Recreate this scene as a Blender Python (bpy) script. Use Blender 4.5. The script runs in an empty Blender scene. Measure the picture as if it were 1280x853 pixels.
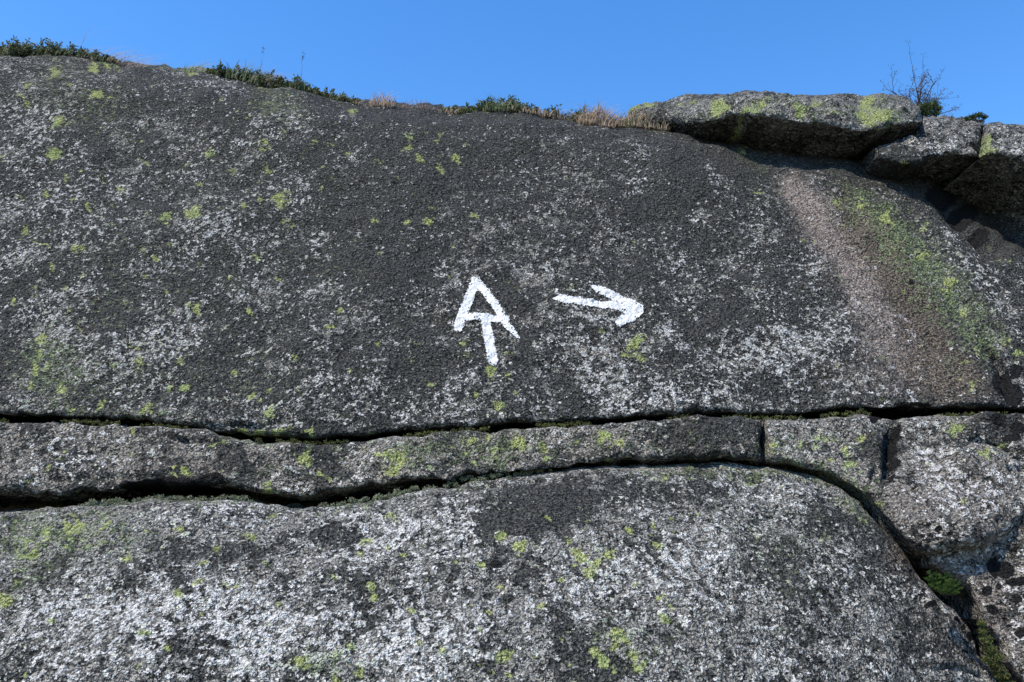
import bpy, math, random
import numpy as np
from mathutils import Vector
random.seed(7); RNG = np.random.default_rng(7)
R = math.radians
COL = bpy.context.scene.collection

# ------------------------------------------------------------------ camera model
FOC = 1004.0; PITCH = R(12); CAMZ = 1.5
cp, sp = math.cos(PITCH), math.sin(PITCH)
def ray_point(u, v, Y):
    """world point at distance Y in front of the camera seen at photo position u, v"""
    dx = (u-640)/FOC; dy = (426.5-v)/FOC
    Dy = cp-dy*sp; Dz = sp+dy*cp; t = Y/Dy
    return np.stack([dx*t, Y+0*t, CAMZ+Dz*t], -1)

# ------------------------------------------------------------------ numpy noise
_perm = np.random.default_rng(3).permutation(256)
_perm = np.concatenate([_perm, _perm, _perm])
_g = np.random.default_rng(5).normal(size=(256, 3)); _g /= np.linalg.norm(_g, axis=1)[:, None]
def perlin(p):
    i = np.floor(p).astype(np.int64); f = p-i; i &= 255
    w = f*f*f*(f*(f*6-15)+10); out = 0
    for a in (0, 1):
        wa = w[..., 0] if a else 1-w[..., 0]
        for b in (0, 1):
            wb = w[..., 1] if b else 1-w[..., 1]
            for c in (0, 1):
                wc = w[..., 2] if c else 1-w[..., 2]
                h = _perm[_perm[_perm[(i[..., 0]+a) & 255]+((i[..., 1]+b) & 255)]+((i[..., 2]+c) & 255)]
                d = f-np.array([a, b, c])
                out = out+wa*wb*wc*(_g[h]*d).sum(-1)
    return out*1.5
def fbm(p, scale, octv=3, rough=.5, seed=0.):
    s = 0; a = 1.; q = p*scale+seed*17.13
    for _ in range(octv):
        s = s+a*perlin(q); q = q*2.03+5.7; a *= rough
    return s

def relief(P):
    """rock surface relief in metres at world points P"""
    d = .028*fbm(P, 1.7, 2, .5, 1)
    d += .014*fbm(P, 7, 2, .5, 2)
    r = fbm(P, 26, 2, .55, 3)
    d += .0042*r
    n = fbm(P, 62, 2, .6, 4)
    d += .0026*n
    d -= .0045*np.clip(fbm(P, 14, 2, .6, 6)-.25, 0, 1)          # small pits and flakes
    return d

def smooth(x, a, b):
    t = np.clip((x-a)/(b-a), 0, 1); return t*t*(3-2*t)

# ------------------------------------------------------------------ what grows on the rock, and some painted shadow, by place
YEL = [(800,424,8,1),(793,432,8,1),(785,443,8,.8),(803,447,7,.7),(612,466,8,1),(595,492,5,.8),(645,492,4,.7),(712,364,4,.6),
(635,445,5,.6),(581,434,5,.6),(635,472,4,.6),(525,200,6,.8),(571,195,6,.8),(551,211,5,.9),(511,187,5,.8),(473,209,7,.6),
(536,280,5,1),(509,281,5,.8),(594,272,3.5,1),(540,262,4,.7),(513,169,7,.6),(73,153,9,.9),(65,192,8,.9),(117,85,7,.9),
(122,121,7,1),(135,80,8,.7),(333,185,7,.8),(350,252,9,1),(263,195,6,.8),(241,270,10,.9),(209,270,6,.8),(364,277,4,.9),(34,105,6,.7),
(31,126,7,.7),(70,90,9,.6),(238,88,9,.7),(330,105,12,.5),(96,312,6,.9),(81,359,5,.8),(15,372,5,.8),(244,386,7,.9),(311,392,6,.9),(207,362,4,.8),
(183,344,4,.7),(47,418,8,.8),(42,458,8,.8),(74,480,8,.9),(37,478,6,.8),(230,480,6,1),(292,461,5,.8),(210,482,5,.9),(124,502,6,.8),
(314,493,5,1),(336,518,7,1),(183,510,10,.7),(326,502,4,.8),(197,324,4,.8),(360,240,5,.7),(150,230,5,.7),(440,470,5,.5),
(324,542,8,1),(345,543,6,1),(302,539,5,1),(381,574,8,1.1),(383,566,6,1.1),(400,588,5,1),(334,610,7,1),(232,587,6,1),(262,560,4,.9),
(77,560,4,.9),(70,574,5,.8),(225,662,8,.8),(135,659,9,.8),(94,662,16,.7),(40,690,18,.6),(60,670,9,.7),(337,640,6,.8),(386,541,5,.9),(337,518,5,1),
(497,575,13,1),(474,571,6,.8),(490,590,8,.9),(590,549,7,1),(608,545,6,1),(649,553,10,.95),(679,553,7,.9),(755,545,9,1),(773,555,7,1),
(625,509,8,1),(594,492,4,.8),(594,575,4,.9),(683,565,4,.9),(565,560,6,.6),(720,548,6,.7),(620,560,7,.6),(627,674,6,1),(684,650,4,1),(653,689,8,1),(710,677,5,1),(720,691,9,1),
(761,695,8,1),(787,666,5,1),(824,685,4,.9),(832,598,5,.8),(456,671,5,.8),(467,733,6,1),(467,743,6,1),(516,763,5,1),(603,707,6,1),
(711,677,5,1),(724,697,8,1),(736,718,8,1),(756,699,7,1),(718,709,5,1),(745,708,8,1),(677,763,5,1),(609,767,5,.9),(630,823,9,1.1),(639,848,5,1),
(522,808,4,.9),(348,751,6,.9),(340,642,6,.8),(436,805,8,.8),(452,840,8,.8),(743,819,8,1),(754,830,9,1),(418,848,8,.7),(375,830,12,.7),
(770,795,10,1),(779,803,8,1),(825,750,6,1),(795,825,8,1),(830,775,6,.9),(800,838,8,1),(765,812,7,.9),(7,750,10,1),(225,745,6,.9),(20,720,9,.5),(160,700,8,.5),
(1077,542,6,.9),(1062,578,8,.9),(963,561,6,.9),(1040,574,4,.9),(1100,629,4.5,1),(1193,537,12,.7),(1201,635,5,.9),(1228,574,10,.7),(1030,545,14,.5),(1250,560,9,.5),
(935,600,3,.9),(901,135,13,1),(1100,146,16,1),(1080,140,12,.9),(936,139,10,.8),(952,131,8,.8),(999,139,10,.8),(848,133,7,.8),(1085,127,10,.8),
(1022,127,8,.7),(792,131,10,.8),(812,128,9,.8),(1235,187,8,1.1),(1237,174,8,1),(1075,252,6,.9),(1108,270,9,.9),(1046,252,8,.7),(1186,357,8,.9),(1155,318,8,.9),
(928,185,7,.6),(948,244,5,.7),(1130,205,5,.5),(1250,235,8,.8),(1275,440,6,.8),(1215,480,8,.6),(1200,470,5,.6)]
_r = np.random.default_rng(77)
for (_a, _b, _c, _d, _n) in [(0, 440, 80, 520, 170), (440, 600, 150, 500, 22), (0, 460, 530, 620, 26), (0, 900, 640, 850, 110), (1000, 1280, 240, 480, 30), (960, 1280, 530, 680, 16), (800, 1130, 118, 160, 24), (460, 800, 540, 590, 16)]:
    for _ in range(_n): YEL.append((_r.uniform(_a, _b), _r.uniform(_c, _d), 1.6+6*_r.uniform(0, 1)**2.2, _r.uniform(.35, .8)))
# u, v, radius u, radius v, angle, weight  (pale lichen / dark lichen and painted shadow / green algae / brown stain / black)
WHT = [(180,300,260,200,0,.12),(900,420,200,90,0,.15),(60,250,90,90,0,.25),(200,430,70,60,0,.5),(290,280,60,50,0,.3),(90,400,80,80,0,.15),(40,160,40,30,0,.35),(245,100,60,40,.3,.25),(330,140,50,50,.6,.25),(390,230,80,70,0,.15),(400,300,14,7,0,.8),(445,245,9,6,0,.9),
(575,520,14,9,0,.8),(510,297,7,5,0,1.1),(794,232,14,9,.3,1.0),(548,338,7,5,0,1),(400,480,70,40,0,.35),(520,500,90,26,0,.35),(900,300,90,90,0,.1),(840,500,110,28,0,.38),
(760,430,120,50,0,.22),(980,400,60,70,0,.2),(1045,310,52,28,.95,.1),(1085,380,60,30,1.0,.2),(1095,450,60,34,.7,.2),(1000,440,50,30,0,.25),
(200,790,260,80,0,.38),(470,820,160,60,0,.40),(560,650,60,26,0,.6),(480,660,60,24,0,.4),(880,660,90,60,.3,.28),(760,730,60,40,0,.4),(900,740,120,60,0,.15),(300,640,150,14,0,.25),(70,650,80,16,0,.25),
(60,560,50,30,0,.1),(130,575,40,12,0,.3),(210,600,60,20,0,-.1),(1190,580,70,60,0,.3),(1230,640,60,40,0,.35),(1020,545,60,16,0,.3),(880,545,60,18,0,.1),(1270,780,20,60,0,.3),(1255,700,15,20,0,.6),(1140,800,30,30,0,-.1),
(1150,185,60,20,0,.3),(960,130,150,20,0,.1),(420,575,60,18,0,.35),(450,560,40,14,0,.2),(1150,350,60,50,.8,.1),(1230,350,60,30,.7,.3)]
DRK = [(600,180,220,100,0,.3),(480,250,90,90,0,.25),(150,395,26,30,0,.8),(135,410,20,16,0,.6),(180,120,60,26,0,.5),(250,120,18,14,0,.8),(325,125,26,16,.4,.9),(150,290,26,40,.4,.4),(100,240,30,20,0,.3),(320,300,60,60,0,.25),
(480,320,60,60,0,.3),(300,440,30,40,0,.3),(905,395,28,28,0,.9),(870,410,18,16,0,.7),(690,390,20,12,0,.4),(720,500,22,8,0,.7),(960,480,26,18,0,.5),(650,455,12,10,0,.5),(740,420,12,8,0,.5),(560,215,16,10,0,.6),
(880,320,20,24,.3,.6),(850,240,70,50,0,.2),(980,340,26,44,.6,.5),(470,530,14,16,0,.5),(530,460,26,40,0,.5),(590,130,200,30,0,.3),(930,210,40,50,.8,.5),(870,180,60,20,.2,.4),
(655,640,52,26,0,1.1),(620,650,26,22,0,.8),(720,630,60,18,.2,.8),(790,610,70,14,.1,.7),(655,720,16,22,0,.7),(620,705,14,10,0,.7),(685,745,12,10,0,.7),(700,790,26,18,0,.6),(740,840,60,30,0,.6),(760,770,18,12,0,.5),
(450,720,26,16,0,.8),(460,760,14,26,0,.7),(350,720,16,10,0,.8),(440,665,20,16,0,.7),(320,690,14,8,0,.6),(560,700,12,8,0,.5),(820,690,16,12,0,.5),(860,720,14,10,0,.4),
(60,710,40,20,0,.4),(200,700,40,16,0,.3),(100,800,20,14,0,.4),(390,840,30,22,0,.5),(250,850,30,12,0,.4),(240,690,50,14,0,.4),(1000,720,24,50,-.2,.4),(1040,640,50,14,.5,.6),(1000,770,20,30,.1,.4),(1180,800,70,60,0,.2),(1110,700,26,50,-.7,.5),(930,660,12,12,0,.3),
(250,590,60,20,0,.4),(310,580,24,14,0,.7),(410,570,12,9,0,.9),(860,550,50,22,0,.6),(930,545,20,24,0,.5),(700,560,30,14,0,.3),(420,600,40,12,0,.2),(1095,555,24,26,-.6,.8),(1120,540,10,30,.1,1.0),(1135,690,40,18,-.5,.5),(560,555,24,12,0,.3),
(1250,535,24,18,.6,1.3),(1100,290,70,22,.95,.7),(1135,370,80,28,.95,.7),(1200,440,60,50,.7,.35),(1160,330,20,12,.9,.3),(1010,205,90,10,.05,.9),(1150,222,66,20,.5,1.1),(1205,262,60,24,.75,1.6),(1250,300,30,20,.8,1.0),(1100,560,10,30,.3,.5),(1180,660,30,14,0,.2),(1260,690,40,14,-.3,.5)]  # wall strips under the overhanging boulders: painted shadow mixed with dark lichen
BLK = [(1233,741,6.5,5),(1267,753,6.5,5),(1240,762,6.5,4.5),(1274,794,7,6),(1247,735,4,3.5),(1269,730,14,6),(1254,714,13,10),(1240,712,8,14),(1267,689,4,3),(1261,783,3.5,2.5),(1279,750,5,4),
(1163,759,5,4.5),(1157,762,3,3),(1214,795,7,6),(1211,778,6,4),(1195,777,3.2,3.2),(1204,784,3.5,3),(1195,762,3,2.5),(1154,740,3,2.5),(1129,704,4,3),(1210,815,3,2),(1205,815,3,2.5),(1185,800,2.5,2.5),(1137,716,3,2),
(1150,745,4,2.5),(1142,668,4,3),(1150,674,4,3),(1160,676,4,3),(1170,668,4,3),(1148,683,3,2.5),(1158,661,3,2.5),(1182,675,3,2),(1270,540,10,8),(1245,530,9,7),(1262,552,12,7),(1255,475,13,18),(1268,490,12,16),
(1272,460,8,8),(1242,440,6,4),(1120,575,6,10),(1118,552,5,12),(1124,535,6,10),(1112,598,4,6),(1095,520,9,3),(1270,578,10,3),(1262,595,7,2.5),(1150,504,12,3),(220,606,44,9),(260,602,20,8),(180,608,20,6),(160,606,12,5),
(300,545,9,4),(620,710,8,6),(1140,350,3,3),(1180,240,22,12),(1205,265,18,12),(1225,290,12,8)]  # final blots: black lichen doubling as painted shadow under the boulders
GRN = [(1075,250,44,22,.8,.6),(1110,280,40,24,.8,.65),(1150,325,50,30,.8,.62),(1195,375,56,36,.8,.6),(640,560,330,26,-.05,.25),(200,470,200,40,0,.25),(80,680,90,60,0,.3),(1230,420,40,20,.7,.6),(1200,450,40,40,0,.3),(55,450,40,60,0,.5),(130,350,90,60,0,.2),(90,120,90,40,.2,.4),(350,130,40,30,.3,.5),
(130,665,110,30,0,.45),(30,700,40,60,0,.4),(400,830,70,24,0,.6),(950,560,20,12,0,.2),(1030,590,60,9,.35,.8),(1070,620,30,12,.8,.8),(980,590,80,7,.1,.6),(840,590,80,7,0,.6),(600,606,160,6,-.1,.35),(260,626,120,4,0,.9),(420,628,70,7,0,.9),
(620,555,170,22,-.05,.35),(500,575,40,20,0,.4),(330,545,60,10,0,.6),(1030,545,60,20,0,.4),(1200,560,60,40,0,.25),(960,135,190,22,0,.5),(1100,145,40,20,0,.6),(760,700,60,50,0,.2),(780,800,50,50,0,.3),(330,590,60,14,0,.3),(170,515,90,8,.05,.5),
(950,700,110,110,0,.32),(300,300,200,160,0,.15),(1120,640,60,60,0,.1),(940,200,30,20,.8,.4),(970,235,12,30,-.4,.3),(740,150,150,6,.1,.3)]
BRN = [(1010,250,46,30,.9,.5),(1050,310,60,34,.95,.6),(1095,290,80,26,.95,1.3),(1140,380,90,34,.9,1.3),(1150,450,90,44,.3,.8),(1020,360,40,40,.8,.3),(1200,480,60,30,0,.6),(740,430,120,60,0,.3),(250,585,130,30,0,.6),(880,545,50,20,0,.4),
(1180,620,110,80,0,.6),(1130,700,26,30,-.7,.9),(1250,760,50,90,0,.7),(1170,790,50,70,0,.6),(350,700,160,40,0,.3),(60,300,60,160,0,.3),(560,640,60,24,0,.35),(1040,600,60,10,.4,.4),(460,515,120,16,0,.3),(1150,185,70,24,0,.4),(900,420,160,80,0,.15)]

_r = np.random.default_rng(19)
for (_a, _b, _c, _d, _n) in [(0, 560, 110, 510, 34), (560, 1000, 200, 510, 14), (0, 1150, 640, 850, 18), (0, 950, 540, 610, 8)]:
    for _ in range(_n): DRK.append((_r.uniform(_a, _b), _r.uniform(_c, _d), _r.uniform(8, 24), _r.uniform(7, 16), _r.uniform(-.5, .8), _r.uniform(.6, 1.1)))
GRN += [(250, 300, 320, 230, 0, .12), (1180, 300, 110, 90, .7, .15), (640, 800, 700, 120, 0, .12)]
STK = [(990, 238, 30, 18, .9, .8), (1020, 265, 46, 22, .95, 1.0), (1055, 320, 50, 24, 1.0, 1.0), (1090, 385, 50, 28, 1.05, .9), (1110, 445, 46, 36, 1.0, .6), (1050, 470, 50, 24, .2, .3)]
def ell(u, v, L):
    s = np.zeros_like(u)
    for e in L:
        uu, vv, ru, rv, an, w = e
        c, n = math.cos(an), math.sin(an); du = u-uu; dv = v-vv
        a = (du*c+dv*n)/ru; b = (-du*n+dv*c)/rv
        s += w*np.exp(-(a*a+b*b))
    return s
def maps(u, v, P):
    """lichen, stain and painted shadow cover, measured in the field of the photograph, kept as masks on the rock"""
    w1 = fbm(P, 22, 2, .6, 8); w2 = fbm(P, 22, 2, .6, 9)
    uu = u+6*w1; vv = v+6*w2
    big1 = fbm(P, 5, 3, .6, 11); big2 = fbm(P, 7, 3, .6, 12); big3 = fbm(P, 3, 2, .6, 13)
    y = np.zeros_like(u)
    for a, b, r, w in YEL:
        y = np.maximum(y, w*np.exp(-(((uu-a)**2+((vv-b)*1.15)**2)/(r*r*1.1))))
    k = np.zeros_like(u)
    for a, b, ru, rv in BLK:
        k = np.maximum(k, np.exp(-(((u+2.5*w1-a)/ru)**2+((v+2.5*w2-b)/rv)**2)**1.5*.7))
    uu = u+16*w1; vv = v+16*w2
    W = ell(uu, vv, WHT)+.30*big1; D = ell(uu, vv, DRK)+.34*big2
    G = ell(uu, vv, GRN)+.12*big3; B = ell(u+10*w1, v+10*w2, BRN)+.2*big3
    S = ell(u+8*w1, v+8*w2, STK)
    return W, D, y, G, B, k, S

# ------------------------------------------------------------------ outlines
def inpoly(u, v, poly):
    ins = np.zeros(u.shape, bool); n = len(poly)
    for i in range(n):
        x1, y1 = poly[i]; x2, y2 = poly[(i+1) % n]
        if y1 == y2: continue
        c = ((y1 > v) != (y2 > v)) & (u < (x2-x1)*(v-y1)/(y2-y1)+x1)
        ins ^= c
    return ins
def nearest(u, v, poly):
    best = np.full(u.shape, 1e9); bu = np.zeros_like(u); bv = np.zeros_like(v); n = len(poly)
    for i in range(n):
        x1, y1 = poly[i]; x2, y2 = poly[(i+1) % n]
        dx, dy = x2-x1, y2-y1; L = dx*dx+dy*dy
        if L < 1e-9: continue
        t = np.clip(((u-x1)*dx+(v-y1)*dy)/L, 0, 1)
        px = x1+t*dx; py = y1+t*dy; d = (u-px)**2+(v-py)**2
        m = d < best
        best[m] = d[m]; bu[m] = px[m]; bv[m] = py[m]
    return np.sqrt(best), bu, bv
def roughen(poly, step=13, amp=1.5, seed=0):
    out = []; n = len(poly); s = 0
    rs = np.random.default_rng(seed)
    for i in range(n):
        a = np.array(poly[i], float); b = np.array(poly[(i+1) % n], float)
        L = np.linalg.norm(b-a)
        far = max(abs(a[0]-640), abs(b[0]-640)) > 900 or max(a[1], b[1]) > 1100
        k = 1 if far else max(1, int(L/step))
        for j in range(k):
            q = a+(b-a)*j/k
            if j or not far: q = q+rs.normal(size=2)*amp*(.9 if j else .5)
            out.append(tuple(q))
    return out

def link_mesh(name, verts, faces, mat, parent=None, smooth_=True, attrs=None, origin=None):
    verts = np.asarray(verts, float)
    if origin is None:
        origin = (0, 0, 0) if parent is not None else (float(verts[:, 0].mean()), float(verts[:, 1].mean()), float(verts[:, 2].min()))
    if parent is not None: origin = tuple(parent.location)
    me = bpy.data.meshes.new(name)
    faces = np.asarray(faces)
    n = faces.shape[1]
    me.vertices.add(len(verts)); me.vertices.foreach_set('co', (verts-np.array(origin)).astype(np.float32).ravel())
    me.loops.add(faces.size); me.loops.foreach_set('vertex_index', faces.astype(np.int32).ravel())
    me.polygons.add(len(faces)); me.polygons.foreach_set('loop_start', np.arange(0, faces.size, n, dtype=np.int32))
    me.polygons.foreach_set('use_smooth', np.full(len(faces), smooth_))
    me.update(calc_edges=True); me.validate()
    if attrs:
        for k, arr in attrs.items():
            a = me.color_attributes.new(k, 'FLOAT_COLOR', 'POINT')
            a.data.foreach_set('color', arr.astype(np.float32).ravel())
    me.materials.append(mat)
    o = bpy.data.objects.new(name, me); COL.objects.link(o)
    if parent is None: o.location = origin
    else: o.parent = parent
    return o
def tag(o, label=None, cat=None, group=None, kind=None):
    if label: o['label'] = label
    if cat: o['category'] = cat
    if group: o['group'] = group
    if kind: o['kind'] = kind
    return o

def axis(lo, hi, a, b, st):
    """grid positions: step st between a and b (in the picture), widening outside"""
    mid = list(np.arange(max(a, lo), min(b, hi)+.01, st)); L = []; x = mid[0]; s = st
    while x > lo: s = min(s*1.12, 26); x -= s; L.append(x)
    H = []; x = mid[-1]; s = st
    while x < hi: s = min(s*1.12, 26); x += s; H.append(x)
    return np.array(L[::-1]+mid+H)

def seg_dist(u, v, pts):
    best = np.full(u.shape, 1e9); tt = np.zeros_like(u)
    tot = len(pts)-1
    for i in range(tot):
        x1, y1 = pts[i]; x2, y2 = pts[i+1]; dx, dy = x2-x1, y2-y1
        t = np.clip(((u-x1)*dx+(v-y1)*dy)/(dx*dx+dy*dy), 0, 1)
        d = np.hypot(u-x1-t*dx, v-y1-t*dy); m = d < best
        best[m] = d[m]; tt[m] = (i+t[m])/tot
    return best, tt

class Rock:
    def __init__(s, name, poly, depth, r_top, r_bot, roll, wall=(0, 1, 0), walldepth=.3, grooves=(), amp=1.5, seed=0, st=2., qmax=22, rel=1., plain=False):
        s.raw = poly; s.poly = roughen(poly, amp=amp, seed=seed); s.depth = depth
        s.r_top, s.r_bot, s.roll = r_top, r_bot, roll; s.wall = np.array(wall, float); s.wd = walldepth
        s.grooves = grooves; s.qmax = qmax; s.st = st; s.name = name; s.rel = rel
    def chip(s, u, v):
        return np.clip(1+(.12 if s.name == 'rock_wall' else .7)*fbm(ray_point(u, v, 2.6), 11, 3, .6, 51), .35, 2.)
    def surf(s, u, v):
        """surface point inside the outline: smooth form + rounding at the edges + relief"""
        e, bu, bv = nearest(u, v, s.poly)
        return s._surf(u, v, e, bu, bv)
    def _surf(s, u, v, e, bu, bv):
        up = np.clip(.5+.5*(v-bv)/np.maximum(e, 1e-3), 0, 1)
        up = np.where(e < .5, .5, up)
        r = s.r_bot+(s.r_top-s.r_bot)*up
        r = r*s.chip(u, v)
        x = np.clip(1-e/r, 0, 1)
        rt = s.roll[1]+(s.roll[0]-s.roll[1])*up
        off = rt*(1-np.sqrt(np.maximum(1-x*x, 0)))
        P = ray_point(u, v, s.depth(u, v)+off*0)
        P = P+off[..., None]*np.array([0, 1, 0])*1.0
        # keep the outline where it is seen: a point pushed back is also moved along its own ray
        P = ray_point(u, v, P[..., 1])
        d = relief(P)*s.rel+(s.rel-1)*.035*(.3-np.abs(fbm(P, 5, 3, .55, 61)))
        g = np.zeros_like(u)
        for pts, wid, dep in s.grooves:
            w1 = 2.2*fbm(P, 30, 2, .6, 31)
            q, t = seg_dist(u+w1, v+w1, pts)
            fade = np.minimum(1, 4*np.minimum(t+.02, 1.02-t))
            g = np.maximum(g, dep*fade*np.exp(-(q/(wid*(.6+.4*fade)))**2))
        fade = smooth(e, 0, 5)
        nrm = np.array([0, -.78, .62])
        return P+(d*(.35+.65*fade)-g)[..., None]*nrm
    def build(s, mat, label, cat, group=None):
        pu = np.array([p[0] for p in s.poly]); pv = np.array([p[1] for p in s.poly])
        U = axis(pu.min()-s.qmax-4, pu.max()+s.qmax+4, -14, 1294, s.st)
        V = axis(pv.min()-s.qmax-4, pv.max()+s.qmax+4, -10, 866, s.st)
        u, v = np.meshgrid(U, V); shp = u.shape; u = u.ravel(); v = v.ravel()
        ins = inpoly(u, v, s.poly); e, bu, bv = nearest(u, v, s.poly)
        cu = np.where(ins, u, bu); cv = np.where(ins, v, bv); ee = np.where(ins, e, 0)
        # edge direction for rounding of clamped points: use the true side
        up = np.clip(.5+.5*(v-bv)/np.maximum(e, 1e-3), 0, 1); up = np.where(ins, up, 1-up)
        r = (s.r_bot+(s.r_top-s.r_bot)*up)*s.chip(cu, cv); rt = s.roll[1]+(s.roll[0]-s.roll[1])*up
        x = np.clip(1-ee/r, 0, 1); off = rt*(1-np.sqrt(np.maximum(1-x*x, 0)))
        P = ray_point(cu, cv, s.depth(cu, cv)+off)
        d = relief(P)*s.rel+(s.rel-1)*.035*(.3-np.abs(fbm(P, 5, 3, .55, 61)))
        g = np.zeros_like(u)
        for pts, wid, dep in s.grooves:
            w1 = 2.2*fbm(P, 30, 2, .6, 31)
            q, t = seg_dist(cu+w1, cv+w1, pts)
            fade = np.minimum(1, 4*np.minimum(t+.02, 1.02-t))
            g = np.maximum(g, dep*fade*np.exp(-(q/(wid*(.6+.4*fade)))**2))
        fade = smooth(ee, 0, 5)
        P = P+(d*(.35+.65*fade)-g)[:, None]*np.array([0, -.78, .62])
        q = np.where(ins, 0, e)
        k = (q/s.qmax)**1.15*s.wd
        P = P+k[:, None]*s.wall
        P[:, 2] += np.where(ins, 0, .02*fbm(P, 9, 3, .6, 21)*smooth(q, 0, 6))
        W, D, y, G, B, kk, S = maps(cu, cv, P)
        keep = (ins | (e < s.qmax)).reshape(shp)
        cell = keep[:-1, :-1] & keep[1:, :-1] & keep[:-1, 1:] & keep[1:, 1:]
        idx = np.arange(u.size).reshape(shp)
        F = np.stack([idx[:-1, :-1][cell], idx[1:, :-1][cell], idx[1:, 1:][cell], idx[:-1, 1:][cell]], 1)
        used, inv = np.unique(F, return_inverse=True); F = inv.reshape(F.shape)
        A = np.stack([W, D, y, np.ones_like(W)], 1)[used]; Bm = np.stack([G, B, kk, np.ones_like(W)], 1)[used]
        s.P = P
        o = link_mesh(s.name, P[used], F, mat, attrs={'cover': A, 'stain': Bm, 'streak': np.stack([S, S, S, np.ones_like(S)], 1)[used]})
        tag(o, label, cat, group); s.o = o
        return o

# ------------------------------------------------------------------ materials
def new_mat(name):
    m = bpy.data.materials.new(name); m.use_nodes = True; nt = m.node_tree; nt.nodes.clear()
    return m, nt
class NB:
    def __init__(s, nt): s.nt = nt
    def n(s, t, **k):
        x = s.nt.nodes.new(t)
        for a, b in k.items():
            if a == 'inp':
                for i, val in b.items():
                    if hasattr(val, 'is_output'): s.nt.links.new(val, x.inputs[i])
                    else: x.inputs[i].default_value = val
            else: setattr(x, a, b)
        return x
    def m(s, op, a, b=0., c=0., clamp=False):
        return s.n('ShaderNodeMath', operation=op, use_clamp=clamp, inp={0: a, 1: b, 2: c}).outputs[0]
    def step(s, x, a, b):
        return s.n('ShaderNodeMapRange', interpolation_type='SMOOTHSTEP', inp={0: x, 1: a, 2: b, 3: 0., 4: 1.}).outputs[0]
    def noise(s, vec, sc, det=3., ro=.6, dist=0.):
        return s.n('ShaderNodeTexNoise', inp={'Vector': vec, 'Scale': sc, 'Detail': det, 'Roughness': ro, 'Distortion': dist}).outputs['Fac']
    def off(s, vec, o):
        return s.n('ShaderNodeVectorMath', operation='ADD', inp={0: vec, 1: o}).outputs[0]
    def mix(s, f, a, b):
        x = s.n('ShaderNodeMix', data_type='RGBA', inp={0: f})
        for i, val in ((6, a), (7, b)):
            if hasattr(val, 'is_output'): s.nt.links.new(val, x.inputs[i])
            else: x.inputs[i].default_value = (*val, 1)
        return x.outputs[2]

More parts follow.
